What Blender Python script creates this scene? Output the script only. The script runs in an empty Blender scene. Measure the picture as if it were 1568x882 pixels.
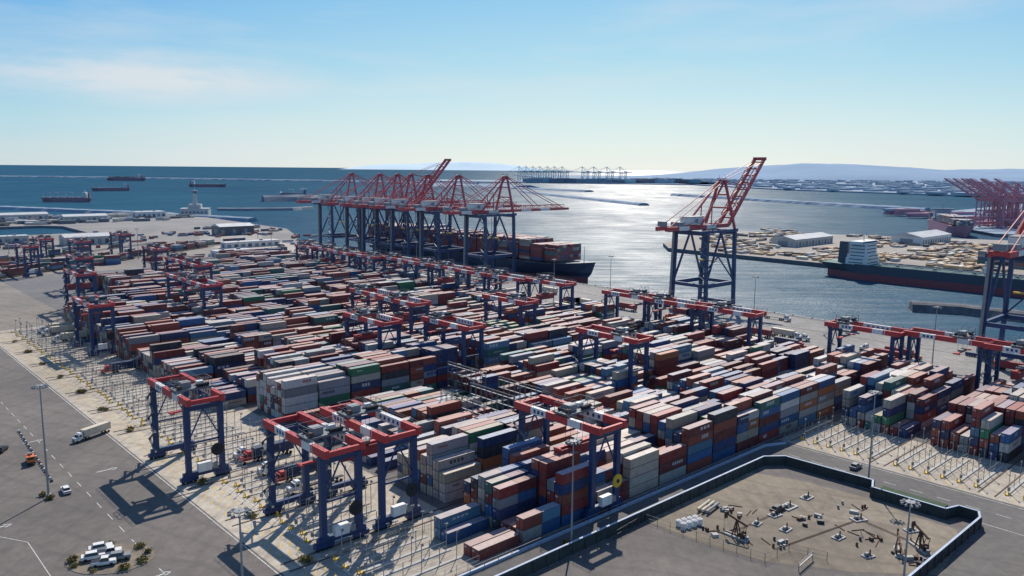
import bpy, math, random
from mathutils import Vector, Matrix, noise
random.seed(7)
R=random.random
scene=bpy.context.scene
ROT=math.radians(42.6)
CA,SA=math.cos(ROT),math.sin(ROT)
OX,OY=3.0,172.0
SUNAZ,SUNEL=math.radians(9),math.radians(45)
def W(u,v,z=0.0):
    return Vector((OX+CA*u-SA*v, OY+SA*u+CA*v, z))
def U(x,y):
    return (CA*(x-OX)+SA*(y-OY), -SA*(x-OX)+CA*(y-OY))

# ---------------------------------------------------------------- materials
def newmat(name):
    m=bpy.data.materials.new(name); m.use_nodes=True
    nt=m.node_tree; b=nt.nodes['Principled BSDF']
    return m,nt,b
def mathn(nt,op,a,b=None,c=None,clamp=False):
    n=nt.nodes.new('ShaderNodeMath'); n.operation=op; n.use_clamp=clamp
    for i,x in enumerate((a,b,c)):
        if x is None: continue
        if isinstance(x,(int,float)): n.inputs[i].default_value=x
        else: nt.links.new(x,n.inputs[i])
    return n.outputs[0]
def mixc(nt,fac,a,b,blend='MIX'):
    n=nt.nodes.new('ShaderNodeMix'); n.data_type='RGBA'; n.blend_type=blend
    def s(i,x):
        if isinstance(x,(int,float)): n.inputs[i].default_value=x
        elif isinstance(x,tuple): n.inputs[i].default_value=(x[0],x[1],x[2],1)
        else: nt.links.new(x,n.inputs[i])
    s(0,fac); s(6,a); s(7,b)
    return n.outputs[2]
def coords(nt,scale=(1,1,1),kind='Object',rotz=0):
    t=nt.nodes.new('ShaderNodeTexCoord'); mp=nt.nodes.new('ShaderNodeMapping')
    mp.inputs['Scale'].default_value=scale; mp.inputs['Rotation'].default_value=(0,0,rotz)
    nt.links.new(t.outputs[kind],mp.inputs[0]); return mp.outputs[0]
def noisen(nt,vec,scale,detail=4,rough=.55):
    n=nt.nodes.new('ShaderNodeTexNoise'); n.inputs['Scale'].default_value=scale
    n.inputs['Detail'].default_value=detail; n.inputs['Roughness'].default_value=rough
    if vec is not None: nt.links.new(vec,n.inputs['Vector'])
    return n.outputs[0]
def rng(nt,x,a,b,c,d):
    n=nt.nodes.new('ShaderNodeMapRange'); n.inputs[1].default_value=a;n.inputs[2].default_value=b
    n.inputs[3].default_value=c;n.inputs[4].default_value=d
    nt.links.new(x,n.inputs[0]); return n.outputs[0]
def bump(nt,b,h,strength,dist=.05):
    n=nt.nodes.new('ShaderNodeBump'); n.inputs['Strength'].default_value=strength; n.inputs['Distance'].default_value=dist
    nt.links.new(h,n.inputs['Height']); nt.links.new(n.outputs[0],b.inputs['Normal'])
def hazed(nt,col,amt=.34):
    # aerial haze painted into the base colour, stronger with distance along world Y
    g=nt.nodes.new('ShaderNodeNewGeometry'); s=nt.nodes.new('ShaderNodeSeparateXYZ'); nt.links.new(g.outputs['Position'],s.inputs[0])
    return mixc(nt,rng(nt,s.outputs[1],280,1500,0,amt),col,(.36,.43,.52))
def paint(name,col,rough=.5,var=.18,scale=.6,metal=0.0):
    m,nt,b=newmat(name)
    v=coords(nt); n=noisen(nt,v,scale,6,.65)
    f=rng(nt,n,.3,.7,1-var,1+var)
    c=nt.nodes.new('ShaderNodeCombineColor')
    for i in range(3): nt.links.new(f,c.inputs[i])
    nt.links.new(hazed(nt,mixc(nt,1.0,col,c.outputs[0],'MULTIPLY')),b.inputs['Base Color'])
    b.inputs['Roughness'].default_value=rough; b.inputs['Metallic'].default_value=metal
    return m
def ground_mat(name,c1,c2,stain,joint=0.0,jw=6.0,rough=.9,streak=.5,blotch=.5):
    m,nt,b=newmat(name)
    v=coords(nt,(1,1,1),rotz=-ROT)
    big=rng(nt,noisen(nt,v,.018,5,.6),.35,.65,0,1)
    col=mixc(nt,big,c1,c2)
    v2=coords(nt,(.25,.02,1),rotz=-ROT)
    st=rng(nt,noisen(nt,v2,1.6,5,.7),.48,.72,0,streak)
    col=mixc(nt,st,col,stain)
    mid=rng(nt,noisen(nt,v,.35,6,.7),.35,.7,.82,1.16)
    cc=nt.nodes.new('ShaderNodeCombineColor')
    for i in range(3): nt.links.new(mid,cc.inputs[i])
    col=mixc(nt,1.0,col,cc.outputs[0],'MULTIPLY')
    sp=rng(nt,noisen(nt,v,.11,5,.75),.56,.72,0,blotch)
    col=mixc(nt,sp,col,stain)
    # tyre-worn arcs
    v4=coords(nt,(1,1,1),rotz=.4)
    wv=nt.nodes.new('ShaderNodeTexWave'); wv.wave_type='RINGS'; wv.inputs['Scale'].default_value=.035; wv.inputs['Distortion'].default_value=9; wv.inputs['Detail'].default_value=3; wv.inputs['Detail Scale'].default_value=.6
    nt.links.new(v4,wv.inputs['Vector'])
    col=mixc(nt,rng(nt,wv.outputs[1],.86,1.0,0,.28),col,stain)
    vo=nt.nodes.new('ShaderNodeTexVoronoi'); vo.distance='CHEBYCHEV'; vo.inputs['Scale'].default_value=.035
    nt.links.new(v,vo.inputs['Vector'])
    sc=nt.nodes.new('ShaderNodeSeparateColor'); nt.links.new(vo.outputs['Color'],sc.inputs[0])
    col=mixc(nt,mathn(nt,'MULTIPLY',mathn(nt,'GREATER_THAN',sc.outputs[0],.72),.22),col,stain)
    if joint>0:
        br=nt.nodes.new('ShaderNodeTexBrick'); br.offset=0.0
        br.inputs['Scale'].default_value=1.0; br.inputs['Mortar Size'].default_value=.07
        br.inputs['Brick Width'].default_value=jw; br.inputs['Row Height'].default_value=jw
        br.inputs['Color1'].default_value=(0,0,0,1);br.inputs['Color2'].default_value=(.12,.12,.12,1);br.inputs['Mortar'].default_value=(1,1,1,1)
        nt.links.new(v,br.inputs['Vector'])
        col=mixc(nt,mathn(nt,'MULTIPLY',br.outputs[0],joint),col,(c1[0]*.4,c1[1]*.4,c1[2]*.4))
    nt.links.new(hazed(nt,col,.25),b.inputs['Base Color']); b.inputs['Roughness'].default_value=rough
    bump(nt,b,noisen(nt,v,3.0,4),.25,.03)
    return m
M={}
M['navy']=paint('navy_steel_paint',(.014,.042,.125),.5)
M['red']=paint('red_steel_paint',(.48,.045,.045),.5)
M['white']=paint('white_paint',(.70,.69,.66),.5,.12)
M['grey']=paint('grey_steel',(.22,.23,.24),.5)
M['galv']=paint('galvanised_steel',(.28,.28,.27),.5)
M['dark']=paint('dark_rubber',(.02,.02,.022),.8)
M['yellow']=paint('yellow_paint',(.62,.40,.03),.5)
M['glass']=paint('dark_glass',(.02,.03,.04),.1,.05)
M['orange']=paint('orange_paint',(.7,.17,.03),.5)
M['black']=paint('black_paint',(.025,.025,.03),.4)
M['cream']=paint('cream_paint',(.6,.52,.38),.55)
M['green']=paint('hedge_green',(.04,.07,.03),.9,.4,1.5)
M['rust']=paint('rusty_steel',(.10,.055,.035),.8,.4)
M['hull_blue']=paint('hull_navy_paint',(.02,.035,.08),.6)
M['hull_red']=paint('hull_red_paint',(.24,.03,.03),.7)
M['deck']=paint('deck_green_paint',(.06,.15,.13),.8)
M['hull_black']=paint('hull_dark_paint',(.03,.035,.055),.65)
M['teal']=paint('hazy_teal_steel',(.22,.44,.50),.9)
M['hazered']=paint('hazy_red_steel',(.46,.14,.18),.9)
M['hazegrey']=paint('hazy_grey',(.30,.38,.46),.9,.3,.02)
M['tan']=paint('lumber_tan',(.50,.33,.16),.85,.35,.1)
M['roof']=paint('metal_roof',(.5,.5,.48),.6,.2,.1)
M['wall']=paint('building_wall',(.5,.46,.4),.8,.2,.3)
M['parapet']=paint('pale_painted_concrete',(.40,.48,.58),.7)
M['wallcap']=paint('concrete_coping',(.42,.41,.38),.85)
M['darkwall']=paint('dark_retaining_wall',(.035,.045,.045),.85,.3)
M['line']=paint('road_marking_white',(.55,.55,.51),.8,.4,1.0)
M['yline']=paint('road_marking_yellow',(.6,.4,.06),.8,.25,1.0)
M['land']=ground_mat('yard_land',(.18,.155,.125),(.28,.24,.19),(.09,.085,.08))
M['asphalt']=ground_mat('asphalt_lot',(.125,.110,.098),(.175,.153,.134),(.075,.07,.067))
M['road']=ground_mat('asphalt_road',(.115,.107,.10),(.155,.145,.132),(.075,.075,.073))
M['conc']=ground_mat('pale_concrete',(.42,.36,.275),(.53,.47,.38),(.17,.15,.13),.5,5.0)
M['conc2']=ground_mat('weathered_concrete',(.28,.25,.20),(.38,.34,.28),(.15,.14,.12),.4,9.0)
M['apron']=ground_mat('apron_concrete',(.24,.225,.205),(.31,.29,.26),(.13,.13,.12),.4,9.0)
M['dirt']=ground_mat('dirt_pad',(.17,.14,.10),(.28,.235,.175),(.09,.075,.06),streak=.4,blotch=.8)
M['track']=ground_mat('stack_pavement',(.12,.115,.11),(.17,.16,.15),(.07,.07,.07))
M['rock']=paint('riprap_rock',(.10,.10,.10),.95,.5,.25)
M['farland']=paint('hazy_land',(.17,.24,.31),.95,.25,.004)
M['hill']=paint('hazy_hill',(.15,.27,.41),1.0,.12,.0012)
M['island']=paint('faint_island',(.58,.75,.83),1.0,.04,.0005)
M['rack']=paint('rack_steel',(.14,.15,.16),.6)

def container_mat():
    m,nt,b=newmat('container_paint')
    at=nt.nodes.new('ShaderNodeAttribute'); at.attribute_name='Col'
    uv=nt.nodes.new('ShaderNodeUVMap'); uv.uv_map='UVMap'
    sx=nt.nodes.new('ShaderNodeSeparateXYZ'); nt.links.new(uv.outputs[0],sx.inputs[0])
    du=mathn(nt,'ABSOLUTE',mathn(nt,'SUBTRACT',sx.outputs[0],.5))
    dv=mathn(nt,'ABSOLUTE',mathn(nt,'SUBTRACT',sx.outputs[1],.5))
    e=mathn(nt,'MAXIMUM',mathn(nt,'GREATER_THAN',du,.487),mathn(nt,'GREATER_THAN',dv,.455))
    v=coords(nt)
    s2=nt.nodes.new('ShaderNodeSeparateXYZ'); nt.links.new(v,s2.inputs[0])
    w=mathn(nt,'SINE',mathn(nt,'MULTIPLY',s2.outputs[0],2*math.pi/.42))
    wf=rng(nt,w,-1,1,.86,1.07)
    cc=nt.nodes.new('ShaderNodeCombineColor')
    for i in range(3): nt.links.new(wf,cc.inputs[i])
    col=mixc(nt,1.0,at.outputs[0],cc.outputs[0],'MULTIPLY')
    n=rng(nt,noisen(nt,v,.5,7,.72),.44,.80,0,.6)
    col=mixc(nt,n,col,(.18,.145,.12))
    vs=coords(nt,(2.2,2.2,.25)); n2=rng(nt,noisen(nt,vs,1.0,4,.7),.48,.8,0,.4)
    col=mixc(nt,n2,col,(.10,.06,.04))
    col=mixc(nt,mathn(nt,'MULTIPLY',e,.5),col,(.03,.03,.03))
    nt.links.new(hazed(nt,col,.30),b.inputs['Base Color']); b.inputs['Roughness'].default_value=.6
    b.inputs['Specular IOR Level'].default_value=.35
    bump(nt,b,w,.2,.04)
    return m
M['cont']=container_mat()
def water_mat():
    m,nt,b=newmat('sea_water')
    v=coords(nt)
    big=rng(nt,noisen(nt,v,.0016,4,.6),.35,.65,0,1)
    col=mixc(nt,big,(.018,.070,.125),(.024,.10,.15))
    nt.links.new(col,b.inputs['Base Color'])
    rp=rng(nt,noisen(nt,coords(nt,(.35,1.6,1)),.05,6,.75),.38,.62,.43,.62)
    rl=rng(nt,noisen(nt,coords(nt,(1,.6,1)),.006,4,.6),.35,.65,-.06,.05)
    nt.links.new(mathn(nt,'ADD',rp,rl),b.inputs['Roughness'])
    b.inputs['IOR'].default_value=1.40
    b.inputs['Anisotropic'].default_value=.86
    t=nt.nodes.new('ShaderNodeCombineXYZ'); t.inputs[0].default_value=math.sin(math.radians(7)); t.inputs[1].default_value=math.cos(math.radians(7))
    nt.links.new(t.outputs[0],b.inputs['Tangent'])
    h1=noisen(nt,coords(nt,(.4,1.3,1)),.14,6,.75)
    bump(nt,b,h1,.8,1.6)
    return m
M['water']=water_mat()

# ---------------------------------------------------------------- mesh builder
class MB:
    def __init__(s): s.v=[];s.f=[];s.m=[];s.c=[];s.mats=[];s.usec=False
    def mi(s,k):
        if k not in s.mats: s.mats.append(k)
        return s.mats.index(k)
    def face(s,idx,k,c=(1,1,1)):
        s.f.append(idx); s.m.append(s.mi(k)); s.c.append(c)
    def box(s,cx,cy,cz,sx,sy,sz,k,top=None,col=None,colt=None,bottom=True,taper=1.0,rz=0):
        i=len(s.v); hx,hy,hz=sx/2,sy/2,sz/2
        cr,sr=math.cos(rz),math.sin(rz)
        for z,t in ((-hz,1),(hz,taper)):
            for x,y in ((-hx,-hy),(hx,-hy),(hx,hy),(-hx,hy)):
                x*=t;y*=t
                s.v.append((cx+x*cr-y*sr,cy+x*sr+y*cr,cz+z))
        if col is not None: s.usec=True
        c=col or (1,1,1); ct=colt or c
        if bottom: s.face((i,i+3,i+2,i+1),k,c)
        s.face((i+4,i+5,i+6,i+7),top or k,ct)
        s.face((i,i+1,i+5,i+4),k,c); s.face((i+1,i+2,i+6,i+5),k,c)
        s.face((i+2,i+3,i+7,i+6),k,c); s.face((i+3,i,i+4,i+7),k,c)
    def beam(s,p,q,w,h,k):
        p=Vector(p);q=Vector(q);d=(q-p)
        if d.length<1e-6: return
        d.normalize()
        up=Vector((0,0,1)) if abs(d.z)<.95 else Vector((1,0,0))
        r=d.cross(up).normalized(); u=r.cross(d).normalized()
        i=len(s.v)
        for a in (p,q):
            for x,y in ((-1,-1),(1,-1),(1,1),(-1,1)):
                s.v.append(tuple(a+r*(x*w/2)+u*(y*h/2)))
        for fc in ((0,3,2,1),(4,5,6,7),(0,1,5,4),(1,2,6,5),(2,3,7,6),(3,0,4,7)):
            s.face(tuple(i+j for j in fc),k)
    def cyl(s,p,q,r1,r2,k,n=10):
        p=Vector(p);q=Vector(q);d=(q-p).normalized()
        up=Vector((0,0,1)) if abs(d.z)<.95 else Vector((1,0,0))
        r=d.cross(up).normalized(); u=r.cross(d).normalized()
        i=len(s.v)
        for a,rr in ((p,r1),(q,r2)):
            for j in range(n):
                t=2*math.pi*j/n
                s.v.append(tuple(a+r*(math.cos(t)*rr)+u*(math.sin(t)*rr)))
        for j in range(n):
            s.face((i+j,i+(j+1)%n,i+n+(j+1)%n,i+n+j),k)
        s.face(tuple(i+j for j in reversed(range(n))),k); s.face(tuple(i+n+j for j in range(n)),k)
    def quad(s,pts,k,col=None):
        i=len(s.v); s.v+= [tuple(p) for p in pts]
        if col is not None: s.usec=True
        s.face(tuple(range(i,i+len(pts))),k,col or (1,1,1))
    def mesh(s,name):
        me=bpy.data.meshes.new(name); me.from_pydata(s.v,[],s.f)
        for k in s.mats: me.materials.append(M[k])
        me.polygons.foreach_set('material_index',s.m)
        if s.usec:
            a=me.color_attributes.new('Col','FLOAT_COLOR','CORNER')
            uv=me.uv_layers.new(name='UVMap')
            cl=[];ul=[]; q=(0,0,1,0,1,1,0,1)
            for f,c in zip(s.f,s.c):
                cl+= [c[0],c[1],c[2],1.0]*len(f)
                ul+= q if len(f)==4 else [.5,.5]*len(f)
            a.data.foreach_set('color',cl); uv.data.foreach_set('uv',ul)
        me.update(); return me
    def build(s,name,loc=(0,0,0),rz=0): return place(s.mesh(name),name,loc,rz)
def place(me,name,loc=(0,0,0),rz=0,sc=1):
    o=bpy.data.objects.new(name,me); o.location=loc; o.rotation_euler=(0,0,rz)
    if sc!=1: o.scale=(sc,sc,sc)
    scene.collection.objects.link(o); return o
def slab(name,pts,zt,zb,ktop,kside=None):
    m=MB(); n=len(pts)
    P=[W(u,v) for u,v in pts]
    A=sum(P[j].x*P[(j+1)%n].y-P[(j+1)%n].x*P[j].y for j in range(n))
    if A<0: P.reverse()
    m.v=[(p.x,p.y,zt) for p in P]; m.face(tuple(range(n)),ktop)
    if zb is not None:
        m.v+=[(p.x,p.y,zb) for p in P]
        for j in range(n): m.face((n+j,n+(j+1)%n,(j+1)%n,j),kside or ktop)
    return m.build(name)
def rect(u0,u1,v0,v1): return [(u0,v0),(u1,v0),(u1,v1),(u0,v1)]

# ---------------------------------------------------------------- ground & water
m=MB(); S=90000
m.quad([(-S,-3000,-3.6),(S,-3000,-3.6),(S,S,-3.6),(-S,S,-3.6)],'water'); m.build('sea_water')
slab('terminal_ground',[(320,-700),(320,725),(345,765),(398,900),(412,1385),(-1100,1385),(-1100,1180),(150,1150),(172,1120),(168,985),(-1100,975),(-1100,-700)],0,-8,'land','rock')
slab('asphalt_lot_pavement',rect(-420,-47.5,-400,600),.02,None,'asphalt')
slab('transfer_zone_pavement',rect(-47.5,-3.2,-2.4,350),.02,None,'conc')
slab('transfer_zone_pavement',rect(110,142,-250,-2.4),.02,None,'conc')
slab('stack_pavement',rect(-3.2,212,-2.4,575),.02,None,'track')
slab('stack_pavement',rect(142,212,-250,-2.4),.02,None,'track')
slab('quay_apron_pavement',rect(212,318.8,-500,720),.025,None,'apron')
slab('perimeter_road',[(-47.5,-10.4),(89.4,-10.4),(89.4,-300),(110,-300),(110,-2.9),(-47.5,-2.9)],.02,None,'road')
slab('oil_field_pavement',rect(-47.5,89.4,-67,-11.6),.015,None,'asphalt')
slab('perimeter_road',rect(-47.5,89.4,-110,-67.8),.02,None,'road')
def pad(pts,name,z,k):
    slab(name,[U(x,y) for x,y in pts],z,None,k)
pad([(67.5,217),(80,211),(93.5,200),(100,189),(107.5,181),(104,174),(92,159),(74,160),(56,164.5),(44,173),(33.5,184),(48,199)],'dirt_pad_ground',.03,'dirt')

m=MB()
m.beam((319.4,-500,.15),(319.4,720,.15),1.2,.3,'wallcap')
for u in (316,286): m.beam((u,-500,.06),(u,715,.06),.35,.08,'rust')
for v in range(-200,715,12):
    m.box(320.4,v,-1.6,.9,1.6,2.6,'dark'); m.cyl((319.3,v+5,.3),(319.3,v+5,.9),.3,.45,'black',8)
m.build('quay_edge',W(0,0),ROT)

# ---------------------------------------------------------------- containers
PAL=[((.22,.025,.025),20),((.28,.06,.038),15),((.14,.02,.022),12),((.015,.04,.13),14),((.02,.10,.25),9),((.08,.21,.33),4),
     ((.34,.32,.28),12),((.50,.48,.45),7),((.42,.36,.27),6),((.03,.15,.13),6),((.03,.17,.08),3),((.38,.12,.045),4),((.22,.24,.26),4),((.02,.025,.04),5)]
PC=[p[0] for p in PAL];PW=[p[1] for p in PAL]
def ccol():
    c=random.choices(PC,PW)[0]; f=.75+R()*.45; return tuple(min(.8,x*f) for x in c)
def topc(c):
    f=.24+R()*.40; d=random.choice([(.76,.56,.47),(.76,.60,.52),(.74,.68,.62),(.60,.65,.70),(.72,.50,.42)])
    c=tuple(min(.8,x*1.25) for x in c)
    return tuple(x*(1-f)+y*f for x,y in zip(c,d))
def cont(m,x,y,z,L=12.19,Wd=2.44,H=2.7,logo=True,c=None,door=False):
    c=c or ccol()
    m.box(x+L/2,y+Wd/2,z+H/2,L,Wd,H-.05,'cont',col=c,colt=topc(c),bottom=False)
    if door:
        lc=tuple(min(.7,q*1.5+.10) for q in c); dk=tuple(q*.4 for q in c)
        for f in (.17,.36,.64,.83):
            a=y+Wd*f; m.quad([(x-.02,a+.05,z+.15),(x-.02,a-.05,z+.15),(x-.02,a-.05,z+H-.2),(x-.02,a+.05,z+H-.2)],'cont',col=lc)
        a=y+Wd*.5; m.quad([(x-.02,a+.05,z+.1),(x-.02,a-.05,z+.1),(x-.02,a-.05,z+H-.15),(x-.02,a+.05,z+H-.15)],'cont',col=dk)
        a=y+Wd*.74; m.quad([(x-.015,a+.4,z+H-.9),(x-.015,a-.4,z+H-.9),(x-.015,a-.4,z+H-.4),(x-.015,a+.4,z+H-.4)],'cont',col=(.55,.55,.53))
    if logo and R()<.35:
        lum=sum(c)/3; lc=(.52,.52,.5) if lum<.25 else random.choice([(.03,.08,.3),(.4,.04,.04),(.05,.05,.05)])
        w=random.choice([2.2,3.4,5.0]); h=random.choice([.5,.9,1.2]); cx=x+L*random.choice([.3,.5,.68]); cz=z+H*.58
        yy=y-.015; n=random.choice([3,4,5,6]); lw=w/n
        for j in range(n):
            a=cx-w/2+j*lw
            m.quad([(a,yy,cz-h/2),(a+lw*.7,yy,cz-h/2),(a+lw*.7,yy,cz+h/2),(a,yy,cz+h/2)],'cont',col=lc)
BP=12.75
START={k:0 for k in range(0,19)}
for k in range(5,12): START[k]=-1
for k in (12,13): START[k]=1
for k in (14,15,16): START[k]=3
START[17]=7; START[18]=12
for k in (-1,-2,-3,-4,-5): START[k]=11
def hgt(k,b,r,br):
    n=noise.noise(Vector((k*3.1+.5,b*.35,r*.08)))
    base=4+ (1 if n>.14 else 0) - (1 if n<-.32 else 0)
    if k<0:
        base=5 if n>-.1 else 4
        if b==START[k]: base=random.choice([3,4,4,2])
    if k==0:
        base=[4,5,4,4,3,5,5,4,5,5][b] if b<10 else base
        if b==0: base=2 if r<2 else 4
    if k==1: base=[4,5,5,3,2,3,4,3,2,4][b] if b<10 else base
    if k==2: base=[1,2,3,2,1,2,3,3,4,3][b] if b<10 else base
    if k==3: base=[1,1,2,2,1,3,3,4][b] if b<8 else base
    if k==4: base=5 if b<6 else base
    if k==5 and b<4: base=[2,3,5,5,4][b+1]
    if k==6 and b<3: base=[3,4,3,2][b+1]
    if R()<(.26 if k<5 else .12): base+=random.choice([-1,-1,-2,1])
    if br>.88 and k>5: base-=1
    if R()<.02: base=1
    return max(0,min(5,base))
for k in range(-5,19):
    m=MB(); v0=29*k
    for b in range(START[k],16):
        x0=b*BP+(2 if k<0 else 0)
        twenty=R()<.12; br=R(); bc=ccol() if R()<.35 else None
        if 3<k and R()<.02: continue
        for r in range(8):
            h=hgt(k,b,r,br)
            y=r*2.72+(R()-.5)*.06
            hh=0; H0=2.9 if R()<.6 else 2.6
            for t in range(h):
                H=H0 if R()<.8 else 2.6
                jx=(R()-.5)*.12; dr=k<5 and (b==START[k] or R()<.2)
                cc_=tuple(q*(.9+R()*.2) for q in bc) if bc and R()<.55 else None
                if twenty:
                    cont(m,x0+jx,y,hh,L=6.06,H=H,logo=r==0,door=dr); cont(m,x0+6.13+jx,y,hh,L=6.06,H=H,logo=r==0)
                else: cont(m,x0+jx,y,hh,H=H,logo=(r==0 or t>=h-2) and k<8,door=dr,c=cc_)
                hh+=H
    if k==0:
        for r,hh in ((0,1),(1,1),(4,1),(5,2)):
            for t in range(hh): cont(m,-13.3,r*2.72,t*2.6,H=2.6,c=(.2,.04,.035) if r<2 else None,door=True)
    m.build('container_stack',W(0,v0,.03),ROT)
for (v0,u0,n,rows,hm) in ((585,-60,5,3,1),(735,190,6,3,1),(610,20,6,4,2)):
    m=MB()
    for b in range(n):
        for r in range(rows):
            for t in range(random.randint(max(0,hm-1),hm+1)):
                cont(m,b*BP,r*2.8,t*2.7,logo=False)
    m.build('container_stack',W(u0,v0,.03),ROT)
m=MB()
for b in range(3):
    for r in range(5):
        for t in range(2): cont(m,b*BP,r*2.8,t*2.7,c=(.25+.1*R(),.05,.04))
m.build('container_stack',W(48,-98,.03),ROT)

# freight trains on the rail sidings west of the yard
def train(a,b,cover):
    A=W(*a);B=W(*b);d=B-A;L=d.length;ang=math.atan2(d.y,d.x)
    m=MB()
    for s in (-.72,.72): m.beam((-60,s,.12),(L+60,s,.12),.12,.2,'rust')
    m.box(L/2,0,.04,L+120,3.2,.06,'track')
    m.build('railway_track',A,ang)
    m=MB(); x=0
    while x<L-20:
        if R()<cover:
            m.box(x+9,0,1.0,18,2.4,.5,'rust'); m.box(x+9,1.3,1.3,14,.15,.9,'rust'); m.box(x+9,-1.3,1.3,14,.15,.9,'rust')
            for xx in (1.2,3,15,16.8):
                for s in (-.72,.72): m.cyl((x+xx,s-.07,.62),(x+xx,s+.07,.62),.42,.42,'dark',8)
            cont(m,x+2.9,-1.22,1.25,logo=False)
            if R()<.7: cont(m,x+2.9,-1.22,3.95,logo=False)
        x+=19.2
    m.build('freight_train',A,ang)
train((-60,530),(230,722),.9); train((-60,538),(230,730),.8); train((-120,512),(120,672),.7); train((-60,554),(230,746),.7)
train((-100,600),(150,765),.8); train((-100,608),(150,773),.6)

# ---------------------------------------------------------------- gantry cranes (yard)
def rtg(ty,load,reel='dark'):
    m=MB()
    for x in (-4.6,4.6):
        for y in (-12.5,12.5):
            m.beam((x,y,1.6),(x,y,21.8),1.2,1.4,'navy')
            m.box(x,y,1.2,4.6,1.5,1.0,'navy')
            for wx in (-1.6,-.5,.5,1.6): m.cyl((x+wx,y-.4,.45),(x+wx,y+.4,.45),.45,.45,'dark',8)
        segs=[(-15,-9.5,'red'),(-9.5,-4.5,'white'),(-4.5,3.2,'red'),(3.2,9,'white'),(9,15,'red')] if x<0 else [(-15,-8,'red'),(-8,3,'white'),(3,15,'red')]
        for a,b_,c in segs: m.box(x,(a+b_)/2,22.8,1.2,b_-a,1.9,c)
        for y in (-9,9): m.box(x,y,22.8,1.26,.5,1.96,'red')
        for j in range(5 if x>0 else 3):
            yy=(-6.8+j*1.9) if x>0 else (4.4+j*1.4)
            for s in (-1,1): m.box(x+s*.612,yy,22.8,.012,.8,.9,'navy')
        xs=x+math.copysign(.75,x)
        for zz in (24.3,24.8): m.beam((xs,-15,zz),(xs,15,zz),.05,.05,'rack')
        for j in range(13): m.beam((xs,-15+2.5*j,23.7),(xs,-15+2.5*j,24.8),.06,.06,'rack')
    for y in (-12.5,12.5):
        m.beam((-6.2,y,2.3),(6.2,y,2.3),1.1,1.3,'navy')
        m.beam((-4.6,y,20.6),(4.6,y,20.6),.9,1.2,'navy')
        m.beam((-4.6,y,11),(0,y,20),.3,.3,'navy'); m.beam((4.6,y,11),(0,y,20),.3,.3,'navy')
        m.beam((-4.6,y,11),(4.6,y,11),.35,.45,'navy')
    for y in (-14.6,14.6): m.box(0,y,22.7,8,.7,1.2,'red')
    for y in (-14.6,-12.5,12.5): m.beam((-4.6,y,21.6),(4.6,y,21.6),.3,.3,'navy')
    m.box(0,ty,24.3,10.4,5.0,.5,'rack')
    m.box(-1.8,ty,25.4,2.6,2.6,1.7,'grey'); m.box(2.6,ty+.8,25.1,1.8,1.4,1.1,'white')
    m.cyl((.8,ty-1.7,25.1),(4.2,ty-1.7,25.1),.5,.5,'dark',10); m.cyl((-4,ty+1.7,25),(-.6,ty+1.7,25),.45,.45,'dark',10)
    m.box(-3.8,ty-1.5,25.1,1,1,1,'rust')
    for dx in (-4.8,4.8):
        for dy in (-2.4,0,2.4): m.beam((dx,ty+dy,24.5),(dx,ty+dy,26.9),.1,.1,'rack')
        m.beam((dx,ty-2.4,26.9),(dx,ty+2.4,26.9),.1,.1,'rack'); m.beam((dx,ty-2.4,25.7),(dx,ty+2.4,25.7),.06,.06,'rack')
    for dy in (-2.4,2.4): m.beam((-4.8,ty+dy,26.9),(4.8,ty+dy,26.9),.1,.1,'rack')
    sz=16 if load else 18.6
    for dx in (-2.2,2.2):
        for dy in (-.9,.9): m.beam((dx,ty+dy,sz),(dx,ty+dy,24.2),.06,.06,'dark')
    m.box(0,ty,sz,4.6,1.8,.7,'rack'); m.box(0,ty,sz-.5,12,.9,.45,'red')
    for dx in (-6,6): m.box(dx,ty,sz-.6,.4,2.4,.5,'red')
    if load: m.box(0,ty,sz-2.15,12.1,2.4,2.6,'hull_red')
    m.box(-.8,-13.7,4.2,3.6,1.3,2.4,'white'); m.box(2.2,-13.6,3.8,1.2,1.1,1.6,'grey')
    m.cyl((2.6,-14.7,8.5),(2.6,-14.4,8.5),1.7,1.7,reel,20); m.cyl((2.6,-14.9,8.5),(2.6,-14.2,8.5),.5,.5,'dark',8)
    m.beam((2.6,-14.2,8.5),(4.6,-13,8.5),.3,.3,'navy'); m.beam((2.6,-14.0,3),(2.6,-14.0,8.5),.25,.25,'navy')
    z=2.6;sgn=1
    while z<20.5:
        m.beam((-5.6,12.5-2.2*sgn,z),(-5.6,12.5+2.2*sgn,z+3.0),.7,.12,'rack')
        m.beam((-5.9,12.5-2.2*sgn,z+1),(-5.9,12.5+2.2*sgn,z+4.0),.05,.05,'rack')
        m.box(-5.6,12.5+2.4*sgn,z+3,.9,.9,.1,'rack')
        z+=3.1;sgn=-sgn
    return m.mesh('yard_gantry_crane')
RT=[rtg(-5,False),rtg(4,True),rtg(8,False)]; RY=rtg(-2,True,'yellow')
CR=[(1,-31),(1,-15.5),(0,26),(3,-39),(5,60),(4,80),(2,112),(6,96),(7,98),(5,138),(6,195),(7,190),(8,190),(9,192),
    (3,192),(4,194),(2,193),(0,200),(-1,206),(-2,204),(-3,206),(9,-16),(13,8),(10,46),(11,47),(13,76),(14,77),(12,188),(13,186),(11,194),(10,192),
    (14,190),(15,188),(16,30),(17,90)]
for i,(k,u) in enumerate(CR):
    place(RY if k==0 and u<50 else RT[i%3],'yard_gantry_crane',W(u,29*k+10.8,.03),ROT)
for u,v in ((20,580),(62,600),(110,655),(45,645)): place(RT[0],'yard_gantry_crane',W(u,v,.03),ROT)
for k in range(-5,19):
    m=MB(); a=112 if k<0 else -46
    if k>=12: a=START[k]*BP
    for y in (-1.7,23.3): m.beam((a,y,.1),(240,y,.1),.3,.14,'rust')
    m.build('crane_rail',W(0,29*k,0),ROT)

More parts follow.
